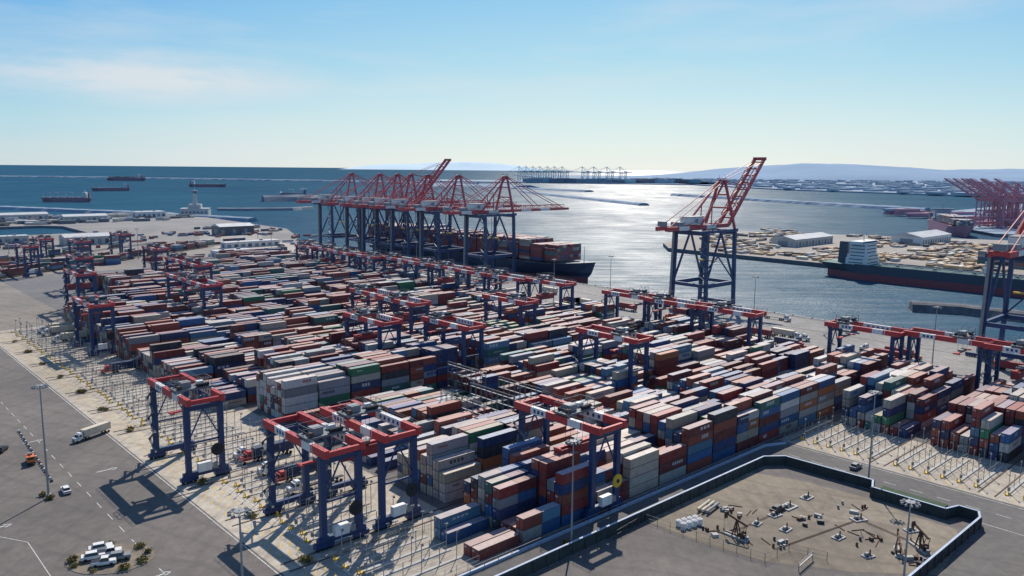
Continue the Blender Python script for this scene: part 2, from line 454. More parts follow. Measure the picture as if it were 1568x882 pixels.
# ---------------------------------------------------------------- truck transfer lane barriers
def lane(L,tall=6.5,stp=5.2):
    m=MB()
    m.box(0,0,.1,L,.8,.2,'wallcap')
    m.box(-L/2-.7,0,.12,1.4,.8,.22,'yellow')
    n=int(L/stp)
    for j in range(n+1):
        x=-L/2+1+j*(L-2)/n
        m.beam((x,.2,.2),(x,.2,tall if j%2==0 else tall*.62),.13,.13,'galv')
        if j%2==0: m.beam((x-.5,.2,tall),(x+.5,.2,tall),.1,.1,'galv'); m.box(x+.3,.2,tall-.4,.4,.25,.45,'rack')
    for z in (1.1,2.2): m.beam((-L/2+1,.2,z),(L/2-1,.2,z),.06,.06,'galv')
    for d in (-.4,.4): m.cyl((-L/2-1.1,d,.1),(-L/2-1.1,d,1.2),.12,.12,'yellow',8)
    m.box(-L/2+.5,0,1.3,.4,.6,1.0,'grey')
    return m.mesh('lane_barrier')
LB=lane(21); LB2=lane(19,8,4); LS=lane(12,4)
for k in range(0,12):
    for j in range(6):
        if k==0 and j==0: continue
        place(LB if (j+k)%3 else LB2,'lane_barrier',W(-25+(R()-.5),29*k+j*4.3,.02),ROT)
for k in (-1,-2,-3,-4):
    for j in range(6): place(LB,'lane_barrier',W(127,29*k+j*4.3,.02),ROT)
for k in range(-4,16):
    for j in (0,2,4): place(LS,'lane_barrier',W(222,29*k+j*4.3,.03),ROT+math.pi)
m=MB()
def ms(u0,v0,u1,v1,w,k='line',z=.05):
    p=Vector((u0,v0,0));q=Vector((u1,v1,0));d=(q-p).normalized();n=Vector((-d.y,d.x,0))*(w/2)
    m.quad([p-n+Vector((0,0,z)),q-n+Vector((0,0,z)),q+n+Vector((0,0,z)),p+n+Vector((0,0,z))],k)
for k in range(0,12):
    for j in range(5):
        v=29*k+2.15+j*4.3
        for q in range(3): ms(-45+q*2.2,v-1.2,-43.5+q*2.2,v+1.2,.25,'yline')
        ms(-37,v-1.6,-37,v+1.6,.3,'line')
for k in (-1,-2,-3,-4):
    for j in range(5):
        v=29*k+2.15+j*4.3
        ms(111,v-1.4,115,v+1.4,.2,'yline')
ms(-48.2,-100,-48.2,360,.22,'line')
for v in range(-60,400,9): ms(-66,v,-66,v+4,.18)
ms(-84,-60,-84,75,.16); ms(-84,75,-104,110,.16); ms(-104,110,-200,150,.16)
ms(-50,-7,86,-6.8,.2)
for v in range(-120,-10,7): ms(100,v,100,v+3.5,.2)
ms(108.5,-250,108.5,-4,.2); ms(91.5,-250,91.5,-12,.2)
for u0,v0 in ((-70,40),(-78,60),(-90,88),(-70,150),(-95,52),(-60,110),(-75,200)):
    ms(u0,v0,u0+4,v0,.4); ms(u0+3.8,v0-.9,u0+5.4,v0,.3); ms(u0+3.8,v0+.9,u0+5.4,v0,.3)
for u in (232,246,262,276,296,304):
    for v in range(-200,700,10): ms(u,v,u,v+(6 if u!=262 else 9.9),.2)
m.build('road_markings',W(0,0),ROT)

def rack():
    m=MB()
    for x in (-.22,.22):
        for j in range(9): m.beam((x,j*2.72-.15,0),(x,j*2.72-.15,12.4),.12,.16,'rack')
        for z in (2.9,5.7,8.5,11.3,12.4): m.beam((x,-.2,z),(x,21.8,z),.08,.14,'rack')
    for z in (2.9,5.7,8.5,11.3): m.box(0,10.8,z+.1,.5,22,.05,'grey')
    return m.mesh('reefer_rack')
RK=rack()
for k,u in ((2,38),(2,50.7),(2,63.5),(3,63.5)): place(RK,'reefer_rack',W(u-.28,29*k,.03),ROT)

# ---------------------------------------------------------------- ship-to-shore cranes
def sts(raised,red='red',navy='navy',white='white',ang=47,L=57):
    m=MB(); AP=79; near=navy=='navy'
    g_='grey' if near else navy
    for y in (-11,11):
        for x in (0,-30):
            m.beam((x,y*1.12,2.5),(x,y,49),1.9,2.0,navy)
            for dy in (-3.5,3.5):
                m.box(x,y*1.12+dy,1.1,1.2,5,1.4,navy)
                for t in (-1.6,-.5,.6,1.7): m.cyl((x-.4,y*1.12+dy+t,.4),(x+.4,y*1.12+dy+t,.4),.4,.4,'dark',6)
        m.beam((-30,y*1.08,16),(0,y*1.08,16),1.5,2.4,navy)
        m.beam((-38,y,48.5),(3,y,48.5),1.3,1.8,navy)
        m.beam((-30,y*1.07,17),(-15,y,47.5),1.0,1.0,navy); m.beam((0,y*1.07,17),(-15,y,47.5),1.0,1.0,navy)
        m.beam((0,y,49),(.5,y*.18,AP),1.3,1.3,red); m.beam((-29,y*.5,51),(0,y*.18,AP-1),.9,.9,red)
        m.beam((-15,y*.35,64.5),(-15,y*.35,51),.5,.5,red); m.beam((0,y*.6,61),(-15,y*.35,51),.5,.5,red)
    for x in (0,-30):
        m.beam((x,-13.5,3.2),(x,13.5,3.2),1.6,2.0,navy)
        m.beam((x,-12,16),(x,12,16),1.4,2.0,navy); m.beam((x,-11,47.5),(x,11,47.5),1.6,2.4,navy)
    for z in (62,70,AP-.5):
        yy=11-(z-49)/30*9; m.beam((.3,-yy,z),(.3,yy,z),.8,.9,red)
    m.beam((0,-12,17),(0,0,31),.7,.7,navy);m.beam((0,12,17),(0,0,31),.7,.7,navy)
    m.box(.5,0,AP+1,4,5,.4,g_)
    for y in (-2,2): m.beam((.5,y,AP+1),(.5,y,AP+3),.15,.15,g_)
    for y in (-3.4,3.4):
        for a,b_,c in ((-60,-48,red),(-48,-38,white),(-38,-20,red),(-20,-10,white),(-10,4,red)):
            m.box((a+b_)/2,y,51,b_-a,1.5,2.4,c)
        m.beam((-60,y*1.35,53.4),(4,y*1.35,53.4),.08,.08,'rack')
        m.beam((-57,y,52),(0,y*.5,AP-.5),.4,.4,red); m.beam((-40,y,52),(-29,y,56),.4,.4,red)
    for x in range(-60,5,8): m.beam((x,-3.4,51),(x,3.4,51),.7,1.2,red)
    m.box(-30,0,54.9,14,7,4.4,white); m.box(-30,0,57.3,14.6,7.6,.4,g_); m.box(-44,0,53.5,6,6,2.2,g_)
    m.box(-30,-3.55,55,3,.1,2.4,'grey'); m.box(-59,0,54,2.6,5,3,g_)
    a=math.radians(ang if raised else 0)
    H=Vector((4.5,0,51)); d=Vector((math.cos(a),0,math.sin(a))); nrm=Vector((-math.sin(a),0,math.cos(a)))
    for y in (-3.4,3.4):
        Y=Vector((0,y,0)); nseg=6
        for j in range(nseg):
            c=red if j%2==0 or raised else white
            if j in (0,5): c=red
            m.beam(H+Y+d*(L*j/nseg),H+Y+d*(L*(j+1)/nseg),1.3,2.0,c)
        top=[H+Y*.85+d*t+nrm*3.6 for t in range(6,int(L)-3,8)]
        for p,q in zip(top,top[1:]): m.beam(p,q,.45,.45,red)
        for j,p in enumerate(top):
            t=6+8*j; m.beam(p,H+Y+d*t,.35,.35,red)
            if t+8<L: m.beam(p,H+Y+d*(t+8),.3,.3,red)
        ap=Vector((.5,y*.55,AP-.2))
        if raised:
            m.beam(ap,H+Y+d*30+nrm*3.6,.4,.4,red); m.beam(ap,H+Y+d*50+nrm*3.6,.3,.3,red)
        else:
            m.beam(ap,H+Y+d*30+nrm*3.6,.42,.42,red); m.beam(ap,H+Y+d*(L-6)+nrm*1.5,.42,.42,red)
    for t in range(0,int(L)+1,6): m.beam(H+Vector((0,-3.4,0))+d*t,H+Vector((0,3.4,0))+d*t,.6,.8,red)
    m.beam(H+Vector((0,-4.5,0))+d*L,H+Vector((0,4.5,0))+d*L,1.5,2.0,red)
    tx=-12
    m.box(tx,0,49.6,6,7.5,1,'grey'); m.box(tx+4.5,2.6,47.4,2.6,2.4,2.8,white); m.box(tx+5.85,2.6,47.6,.1,2.0,1.6,'glass')
    for dx in (-1.5,1.5): m.beam((tx+dx,0,30),(tx+dx,0,49),.1,.5,'dark')
    m.box(tx,0,29.6,2,12,.8,'yellow' if near else navy)
    m.beam((-31.8,12.6,3),(-31.8,11.5,48),1.2,1.2,g_)
    z=4;s=1
    while z<46:
        m.beam((-32.5,-11-3*s,z),(-32.5,-11+3*s,z+3.6),.8,.2,'rack' if near else navy); z+=3.7; s=-s
    return m.mesh('ship_to_shore_crane')
SD=sts(False,L=66);SU=sts(True)
for v in (358,418,462,510,540,592): place(SD,'ship_to_shore_crane',W(316,v,.03),ROT)
place(SU,'ship_to_shore_crane',W(316,488,.03),ROT)
place(SU,'ship_to_shore_crane',W(316,156,.03),ROT)
place(SU,'ship_to_shore_crane',W(316,-18,.03),ROT)
ST=sts(False,'teal','teal','teal',L=66)
SR=sts(True,'hazered','hazered','hazered',ang=32,L=66)

# ---------------------------------------------------------------- ships
def ship(name,L,B,D,loc,rz,kind='cargo',hull='hull_blue',boot='hull_red',deck='grey',house_t=.12,bays=0,tiers=0,sup='white',bz=1.5,redc=0):
    m=MB(); N=28; st=[]
    for i in range(N+1):
        t=i/N
        if t<.12: w=.72+.28*math.sin(t/.12*math.pi/2)
        elif t<.8: w=1
        else: w=max(0.0,1-((t-.8)/.2)**2.2)
        wb=w*(1 if t<.75 else max(0,1-(t-.75)/.25*.9)) if t>.12 else w*(.3+.7*t/.12)
        sheer=(D*.22*max(0,(t-.85)/.15)**1.5)
        xw=-L/2+L*t*(.975 if t>.5 else 1)+(3 if t<.05 else 0)
        xd=-L/2+L*t
        st.append([(xw,wb*B/2,-5.5),(xw,wb*B/2,bz),((xw+xd)/2,(wb*.6+w*.4)*B/2,bz+(D-bz)*.4),(xd,w*B/2,D+sheer)])
    def ad(p,s): m.v.append((p[0],p[1]*s,p[2])); return len(m.v)-1
    Lft=[[ad(p,1) for p in s] for s in st]; Rgt=[[ad(p,-1) for p in s] for s in st]
    for i in range(N):
        for j,k in ((0,boot),(1,hull),(2,hull)):
            m.face((Lft[i+1][j],Lft[i][j],Lft[i][j+1],Lft[i+1][j+1]),k)
            m.face((Rgt[i][j],Rgt[i+1][j],Rgt[i+1][j+1],Rgt[i][j+1]),k)
        m.face((Lft[i][3],Rgt[i][3],Rgt[i+1][3],Lft[i+1][3]),deck)
    for j,k in ((0,boot),(1,hull),(2,hull)): m.face((Rgt[0][j],Rgt[0][j+1],Lft[0][j+1],Lft[0][j]),k)
    hx=-L/2+L*house_t; hl=L*.05+4
    z=D
    for lv in range(6 if L>150 else 4):
        f=1 if lv<3 else .8
        ww=B*(.86 if lv<2 else .7); m.box(hx,0,z+1.4,hl*f,ww,2.75,sup)
        for s in (-1,1): m.box(hx,s*ww/2,z+1.7,hl*.7,.06,.7,'glass')
        m.box(hx+hl/2*f,0,z+1.7,.06,ww*.8,.8,'glass')
        z+=2.8
    m.box(hx,0,z+1.3,hl*.6,B*1.0,2.4,sup); m.box(hx+hl*.3,0,z+1.5,.1,B*.9,1.0,'glass')
    m.cyl((hx,0,z+2),(hx,0,z+10),.5,.25,sup,8); m.beam((hx,-3,z+7),(hx,3,z+7),.3,.3,sup)
    m.box(hx-hl*.9,0,D+ (z-D)*.5,hl*.5,B*.25,(z-D)+2,hull,taper=.85)
    m.cyl((L*.46,0,D+1),(L*.46,0,D+14),.4,.2,sup,8)
    for s in (-1,1):
        m.beam((hx+hl,s*B*.485,D+1),(L*.35,s*B*.485,D+1),.1,.1,'galv')
        m.beam((-L*.38,s*B*.497,D+.4),(L*.3,s*B*.497,D+.4),.25,.9,hull)
    if kind=='cargo':
        for i in range(5):
            x=hx+hl+ (L*.44-hx-hl)*(i+.5)/5
            m.box(x,0,D+1.1,L*.1,B*.62,2.2,'grey')
            if i<4:
                xx=x+L*.075; m.cyl((xx,0,D),(xx,0,D+12),.8,.6,'cream',8); m.beam((xx,0,D+11),(xx+L*.07,0,D+14),.5,.5,'cream')
    if kind=='tanker':
        for s in (-.3,0,.3): m.beam((hx+hl,s*B*.3,D+1.2),(L*.4,s*B*.3,D+1.2),.5,.5,'grey')
        for i in range(14):
            x=hx+hl+(L*.4-hx-hl)*i/13; m.beam((x,-B*.4,D+.9),(x,B*.4,D+.9),.5,.4,'deck')
            m.box(x,B*.2*(-1)**i,D+1.4,2,2,1.6,'grey')
        for x in (-L*.02,L*.1): m.cyl((x,0,D),(x,0,D+10),.7,.5,sup,8); m.beam((x,0,D+9.5),(x+12,0,D+12),.5,.5,sup)
    if bays:
        x=-L/2+6; nr=int(B/2.5)-1
        while x<L*.40:
            if abs(x+6-hx)<hl/2+9: x+=13.4; continue
            fx=(x+L/2)/L; nn=nr if fx<.8 else int(nr*(1-(fx-.8)*1.8)); nn=nn-(nn%2)
            bt=random.choice([0,0,0,-1])
            for r in range(nn):
                tt=tiers+bt+random.choice([0,0,0,0,-1])-(1 if fx>.78 else 0)
                for t in range(max(1,tt)):
                    cont(m,x,(r-nn/2)*2.5,D+1.5+t*2.65,logo=False,c=(.20+.1*R(),.03,.03) if R()<redc else None)
            x+=13.4
    return m.build(name,loc,rz)
ship('container_ship',302,42,14,W(344,434,-3.4),ROT-math.pi/2,'cont','hull_blue','hull_red','grey',.28,bays=1,tiers=6,bz=4,redc=.65)
ship('bulk_tanker_ship',258,30,12,W(548,68,-3.4),ROT-math.pi/2,'tanker','hull_black','hull_red','deck',.12,bz=5.5)
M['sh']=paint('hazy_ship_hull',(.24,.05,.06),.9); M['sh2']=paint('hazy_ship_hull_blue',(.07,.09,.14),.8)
ship('cargo_ship',112,17,10,(-1068,1915,-3.4),math.radians(188),'cargo','sh','sh',)
ship('cargo_ship',120,19,10,(-1384,2760,-3.4),math.radians(215),'cargo','sh','sh')
ship('cargo_ship',240,34,16,(-2218,4600,-3.4),math.radians(172),'cont','sh','sh','grey',.15,bays=1,tiers=3)
ship('cargo_ship',150,22,11,(-1293,3400,-3.4),math.radians(12),'cargo','sh','sh')
ship('cargo_ship',130,24,12,(-640,2335,-3.4),math.radians(140),'tanker','sh2','sh')
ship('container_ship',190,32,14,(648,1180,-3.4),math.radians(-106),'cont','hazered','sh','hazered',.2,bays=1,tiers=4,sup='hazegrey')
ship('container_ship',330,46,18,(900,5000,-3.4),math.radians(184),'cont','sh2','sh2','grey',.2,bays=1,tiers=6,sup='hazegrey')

# ---------------------------------------------------------------- far land, breakwaters, hills
def breakwater(name,pts,w,h,k='rock'):
    m=MB(); sec=[]; P=[]
    for (a,b) in zip(pts,pts[1:]):
        n=max(2,int((Vector(b)-Vector(a)).length/(w*.5)))
        for i in range(n): P.append(Vector(a).lerp(Vector(b),i/n))
    P.append(Vector(pts[-1]))
    for i,p in enumerate(P):
        d=(P[min(i+1,len(P)-1)]-P[max(i-1,0)]).normalized(); n=Vector((-d.y,d.x)); row=[]
        for s,z in ((-1,-6),(-.55,.6),(-.25,1),(.25,1),(.55,.6),(1,-6)):
            q=p+n*(s*w/2*(1+(R()-.5)*.25)); zz=z if z<0 else h*z*(1+(R()-.5)*.25)
            m.v.append((q.x,q.y,zz)); row.append(len(m.v)-1)
        sec.append(row)
    for a,b in zip(sec,sec[1:]):
        for j in range(5): m.face((a[j],b[j],b[j+1],a[j+1]),k)
    m.face(tuple(sec[0]),k); m.face(tuple(reversed(sec[-1])),k)
    return m.build(name)
breakwater('rock_breakwater',[(-590,1600),(-520,1612),(-455,1640),(-430,1700)],26,2,'rock')
breakwater('rock_breakwater',[(-640,2050),(-560,2090),(-300,1960)],60,12,'rock')
breakwater('rock_breakwater',[W(416,75).xy,W(430,50).xy,W(432,0).xy,W(440,-120).xy],20,2,'rock')
breakwater('distant_breakwater',[(39,3020),(150,2600),(326,1990)],40,3,'farland')
breakwater('distant_breakwater',[(558,2780),(760,2250),(937,1806)],36,5,'farland')
breakwater('distant_breakwater',[(-200,4600),(-3000,5600),(-6000,6100)],50,5,'farland')
breakwater('distant_breakwater',[(-560,4300),(60,3500),(300,3150)],60,4,'farland')
breakwater('distant_breakwater',[(-420,4000),(-100,3900),(60,3700)],200,9,'farland')
breakwater('distant_breakwater',[(-420,1290),(-700,1450),(-1500,1800)],30,3,'farland')
def plate(name,pts,z,k,side=None):
    m=MB();n=len(pts); P=[Vector(p) for p in pts]
    A=sum(P[j].x*P[(j+1)%n].y-P[(j+1)%n].x*P[j].y for j in range(n))
    if A<0:P.reverse()
    m.v=[(p.x,p.y,z) for p in P]+[(p.x,p.y,-8) for p in P]; m.face(tuple(range(n)),k)
    for j in range(n): m.face((n+j,n+(j+1)%n,(j+1)%n,j),side or k)
    return m.build(name)
plate('far_terminal_land',[(-500,5150),(1250,4700),(1500,5600),(-700,5900)],2,'farland')
plate('far_coast_land',[(900,5600),(1250,3700),(1700,2950),(2600,2500),(9000,3500),(14000,9000),(0,11000),(300,7000)],2,'farland')
plate('far_pier_land',[(845,1640),(700,1290),(672,1110),(800,1060),(2500,900),(2500,2300),(1400,2200)],1,'farland','rock')
pl=[W(596,400),W(640,440),W(860,520),W(1030,180),W(1080,-150),W(1080,-600),W(588,-600),W(592,200)]
M['pier']=ground_mat('pier_ground',(.28,.235,.18),(.36,.31,.24),(.16,.14,.12))
plate('opposite_pier_ground',[(p.x,p.y) for p in pl],.5,'pier','rock')
m=MB()
for i in range(1300):
    u=604+R()*330; v=-60+R()*540
    if v>395+ (u-600)*.4: continue
    if v<170 and u<640: continue
    if noise.noise(Vector((u*.014,v*.014,0)))<-.1: continue
    m.box(u,v,.5+1.1,6+R()*10,2.5+R()*4,1.4+R()*2.4,random.choice(['tan','tan','tan','tan','wallcap','rust','cream','rust']),rz=random.choice([0,0,0,1.57]))
m.build('lumber_stacks',W(0,0),ROT)
m=MB()
for row in range(7):
    for b in range(12):
        if R()<.12: continue
        for r in range(3):
            for t in range(random.randint(3,6)):
                cont(m,690+row*24+r*2.6,-30+b*BP,.5+t*2.7,L=2.44,Wd=12.19,logo=False)
m.build('container_stack',W(0,0),ROT)
def building(name,u,v,L,Wd,H,rz=ROT,roof='gable',k='wall',world=None):
    m=MB(); m.box(0,0,H/2,L,Wd,H,k)
    if roof=='gable':
        r=H+Wd*.12; i=len(m.v)
        a,b=L/2+.5,Wd/2+.5
        m.v+=[(-a,-b,H+.02),(a,-b,H+.02),(a,b,H+.02),(-a,b,H+.02),(-a,0,r),(a,0,r)]
        m.face((i,i+1,i+5,i+4),'roof');m.face((i+2,i+3,i+4,i+5),'roof');m.face((i+3,i,i+4),'roof');m.face((i+1,i+2,i+5),'roof')
    else:
        m.box(0,0,H+.15,L+.6,Wd+.6,.3,'roof'); m.box(L*.2,0,H+1,3,2.5,1.4,'grey'); m.box(-L*.2,Wd*.2,H+.8,2,2,1,'grey')
    n=max(2,int(L/7))
    for j in range(n):
        x=-L/2+L*(j+.5)/n
        for s in (-1,1): m.box(x,s*(Wd/2),H*.4,L/n*.55,.12,H*.55,'glass' if j%2 else 'grey')
    for s in (-1,1): m.box(s*L/2,0,H*.4,.12,Wd*.4,H*.7,'grey')
    loc=world if world else W(u,v,.02)
    return m.build(name,loc,rz)
building('white_terminal_building',188,595,34,14,8,roof='flat',k='white')
building('white_terminal_building',250,690,60,14,6,roof='flat',k='white')
building('terminal_warehouse',300,850,44,26,11,k='black')
building('terminal_warehouse',130,820,60,24,9)
building('terminal_office_building',60,880,40,16,8,roof='flat')
building('terminal_warehouse',-40,900,70,26,9,k='wall')
building('terminal_office_building',330,1250,45,30,10,roof='flat',k='white')
building('terminal_warehouse',150,1290,80,24,9,k='wall')
building('terminal_warehouse',0,1300,80,24,9,k='wall')
building('terminal_warehouse',220,1200,60,24,9,k='wall')
building('terminal_office_building',-110,1320,50,20,10,roof='flat')
building('pier_warehouse',760,330,90,30,9,k='wall'); building('pier_warehouse',900,250,90,36,10,k='white')
building('pier_warehouse',960,60,110,34,10,k='white')
m=MB(); m.box(0,0,6,46,26,12,'wall'); m.box(0,0,12.3,47,27,.5,'roof'); m.box(0,0,16,20,16,7,'wall')
m.cyl((0,0,19),(0,0,38),3.6,3.0,'wall',16); m.cyl((0,0,38),(0,0,42),3.6,4.0,'glass',16); m.cyl((0,0,42),(0,0,43),4.4,3.8,'wall',16); m.cyl((0,0,43),(0,0,52),.3,.1,'white',6)
for j in range(7): m.box(-19+j*6.3,-13.05,6,3,.1,3,'glass')
m.build('harbor_control_tower',(-549,1383,0),.2)
m=MB()
for i in range(900):
    u=-300+R()*680; v=590+R()*380
    if noise.noise(Vector((u*.012,v*.012,3)))<-.05: continue
    if 215<u<290 and v<740: continue
    if abs(v-(572+u*.662))<24 or abs(v-(670+u*.66))<12: continue
    c=random.choice([(.5,.5,.48),(.1,.1,.12),(.3,.05,.04),(.05,.12,.3),(.4,.35,.25),(.12,.1,.09),(.25,.04,.03)])
    m.box(u,v,1.5,5+R()*8,2.5,1.5+R()*1.6,'cont',col=c,colt=c,rz=random.choice([0,0,1.57]))
m.build('parked_trailers',W(0,0),ROT)
m=MB()
for i in range(240):
    u=-300+R()*690; v=1160+R()*215
    m.box(u,v,2,6+R()*20,4+R()*8,2+R()*5,random.choice(['wall','roof','grey','rust','rock','cream']))
m.build('waterfront_sheds',W(0,0),ROT)
slab('west_yard_pavement',[(-300,690),(-10,690),(-20,780),(-300,900)],.03,None,'conc2')
slab('west_yard_pavement',[(215,740),(290,740),(380,960),(300,960)],.03,None,'conc2')
slab('west_yard_pavement',[(225,575),(282,575),(300,735),(215,735)],.04,None,'conc')
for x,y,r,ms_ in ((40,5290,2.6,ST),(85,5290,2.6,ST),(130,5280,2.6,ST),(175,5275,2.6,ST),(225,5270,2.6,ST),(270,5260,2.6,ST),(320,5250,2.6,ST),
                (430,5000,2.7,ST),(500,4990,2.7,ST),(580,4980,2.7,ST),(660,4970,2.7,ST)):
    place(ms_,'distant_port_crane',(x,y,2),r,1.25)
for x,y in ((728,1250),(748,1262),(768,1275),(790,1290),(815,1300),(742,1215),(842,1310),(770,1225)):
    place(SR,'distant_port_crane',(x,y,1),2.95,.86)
m=MB()
for i in range(90):
    x=760+R()*600;y=1150+R()*500
    for t in range(random.randint(1,3)):
        m.box(x,y,1+t*4,30+R()*40,12,4,random.choice(['hazered','hazegrey','hazered']),rz=.3)
m.build('distant_container_stacks')
m=MB()
for i in range(150):
    x=100+R()*1050; y=4950+R()*400
    m.box(x,y,10,60+R()*60,20,10+R()*30,random.choice(['teal','hazegrey','sh2','farland']),rz=-.2)
m.build('distant_container_stacks')
m=MB()
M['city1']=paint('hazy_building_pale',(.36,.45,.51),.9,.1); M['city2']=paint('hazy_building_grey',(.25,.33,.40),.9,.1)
for i in range(1700):
    y=2700+R()*5600; x=1200+R()*5200*(y/6000)
    if x<1250+max(0,(3700-y))*.55: continue
    if y<2500+ (x-2600)*.15 and x>2600: continue
    m.box(x,y,2+4,20+R()*60,15+R()*50,5+R()*8,'city1' if R()<.35 else 'city2',rz=R())
for i in range(9): m.cyl((2300+i*95,3300,2),(2300+i*95,3300,15),24,24,'city1',16)
m.build('distant_city')
def hills(name,x0,x1,y0,y1,nx,ny,hf,k):
    m=MB()
    for j in range(ny+1):
        for i in range(nx+1):
            x=x0+(x1-x0)*i/nx; y=y0+(y1-y0)*j/ny
            m.v.append((x,y,hf(x,y,i/nx,j/ny)))
    for j in range(ny):
        for i in range(nx):
            a=j*(nx+1)+i; m.face((a,a+1,a+nx+2,a+nx+1),k)
    me=m.mesh(name)
    for p in me.polygons: p.use_smooth=True
    return place(me,name)
def hf1(x,y,s,t):
    e=math.sin(math.pi*min(1,t*1.0))**.8 if 0<t<1 else 0
    side=min(1,s*5)
    n=.75+.35*noise.fractal(Vector((x*.0005,y*.0006,1)),1,2,5)
    return -6+e*side*n*(170+60*s)
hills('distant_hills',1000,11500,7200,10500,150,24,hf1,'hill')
def hf2(x,y,s,t):
    e=math.sin(math.pi*t) if 0<t<1 else 0; env=math.sin(math.pi*s)**.7 if 0<s<1 else 0
    return -6+e*env*(290+200*noise.fractal(Vector((x*.00022,y*.0002,5)),1,2,5))
hills('distant_island_hills',-7500,1500,34000,39000,120,14,hf2,'island')

# ---------------------------------------------------------------- walls, fences, parapets
m=MB()
m.beam((-47,-2.85,.35),(101,-2.85,.35),.5,.7,'parapet'); m.beam((101,-2.85,.35),(108,-6,.35),.5,.7,'parapet')
for u in range(-46,100,4): m.beam((u,-2.85,.7),(u,-2.85,1.5),.1,.1,'galv')
m.beam((-46,-2.85,1.5),(100,-2.85,1.5),.07,.07,'galv')
m.build('crane_rail_parapet_wall',W(0,0),ROT)
m=MB()
poly=[(-60,-11),(86,-11),(91,-15),(92,-40),(87,-42),(87,-60),(91.5,-61.5),(91.5,-66),(88,-67.4),(10,-67.4)]
for a,b in zip(poly,poly[1:]):
    m.beam((a[0],a[1],1.4),(b[0],b[1],1.4),.45,2.8,'darkwall'); m.beam((a[0],a[1],2.86),(b[0],b[1],2.86),.5,.1,'parapet')
    d=(Vector(b)-Vector(a)); n=int(d.length/4)
    for i in range(n):
        p=Vector(a)+d*(i/max(1,n)); m.box(p.x,p.y,1.35,.8,.8,2.7,'darkwall')
m.build('retaining_wall',W(0,0),ROT)
slab('kerbside_strip_pavement',[(-47,-10.3),(85.5,-10.3),(85.5,-9.2),(-47,-9.2)],.06,None,'conc')
m=MB(); m.box(90,-51,.9,4.0,17,1.6,'darkwall'); m.box(90,-51,1.9,3.4,16,.5,'green'); m.build('pipe_trench_wall',W(0,0),ROT)
def fence(name,pts,h=2.0,step=3.0,k='galv'):
    m=MB()
    for a,b in zip(pts,pts[1:]):
        a=Vector(a);b=Vector(b);n=max(1,int((b-a).length/step))
        for i in range(n+1):
            p=a.lerp(b,i/n); m.beam((p.x,p.y,0),(p.x,p.y,h),.09,.09,k)
        for z in (.25,h*.5,h-.05): m.beam((a.x,a.y,z),(b.x,b.y,z),.05,.05,k)
    return m.build(name)
fence('chain_link_fence',[(33,184),(46,172.5),(56,164),(63,169),(70,165)],2,k='black')
fence('chain_link_fence',[(33,184),(24,174)],2,k='black')
fence('chain_link_fence',[W(-45,-1).xy,W(-14,-1).xy],2.2)
fence('chain_link_fence',[W(-10,20).xy,W(-40,22).xy],2.2)
fence('pipe_fence',[W(112,-3.4).xy,W(140,-3.4).xy],2.2)

# ---------------------------------------------------------------- light masts
def mast(h=28):
    m=MB(); m.cyl((0,0,0),(0,0,1),.6,.55,'wallcap',10); m.cyl((0,0,1),(0,0,h),.28,.13,'galv',10)
    m.cyl((0,0,h-.3),(0,0,h-.1),.9,.9,'grey',14)
    for j in range(10):
        t=2*math.pi*j/10; x,y=math.cos(t)*1.6,math.sin(t)*1.6
        m.box(x,y,h-.45,.6,.45,.35,'grey',rz=t,taper=.8); m.beam((x*.5,y*.5,h-.15),(x,y,h-.15),.08,.08,'galv')
    return m.mesh('light_mast')
LM=mast()
for x,y,s in ((-119,195,1.07),(-44.5,124,1.04),(14,170.5,.9),(99,210,.93),(72.5,137,.93),(133,431,1),(66,529,1)): place(LM,'light_mast',(x,y,.02),0,s)
for u,v in ((244,230),(244,380),(244,520),(-60,400),(244,0),(250,-90),(120,640),(-40,690),(40,760),(300,780),(240,620)): place(LM,'light_mast',W(u,v,.02),0)

# ---------------------------------------------------------------- vehicles
def wheels(m,xs,w,r=.5):
    for x in xs:
        for s in (-1,1): m.cyl((x,s*(w/2-.28),r),(x,s*(w/2+.02),r),r,r,'dark',10)
def semi(c='white',box='cream',bare=False):
    m=MB()
    m.box(0,0,1.05,6.2,1.0,.3,'black')
    m.box(1.2,0,2.1,1.9,2.3,2.0,c); m.box(1.0,0,3.3,1.4,2.2,.5,c,taper=.8); m.box(2.17,0,2.55,.08,2.0,.8,'glass'); m.box(1.3,-1.16,2.5,.9,.05,.7,'glass'); m.box(1.3,1.16,2.5,.9,.05,.7,'glass')
    m.box(2.9,0,1.6,1.5,1.9,1.1,c,taper=.9); m.box(3.68,0,1.4,.08,1.2,.7,'grey'); m.box(3.7,0,.75,.2,2.2,.35,'grey')
    m.cyl((.1,-1,1.4),(.1,-1,3.8),.09,.09,'galv',6); m.cyl((.1,1,1.4),(.1,1,3.8),.09,.09,'galv',6)
    wheels(m,(2.8,-1.2,-2.5),2.4); m.box(-6.5,0,1.3,12.4,1.1,.25,'black'); wheels(m,(-10.2,-11.5),2.4)
    if not bare:
        m.box(-6.4,0,2.85,12.2,2.45,2.75,box); m.box(-12.53,0,2.85,.06,.1,2.5,'grey')
        for x in (-.4,-12.3): m.box(x,0,2.85,.14,2.5,2.8,'grey')
    return m.mesh('semi_truck')
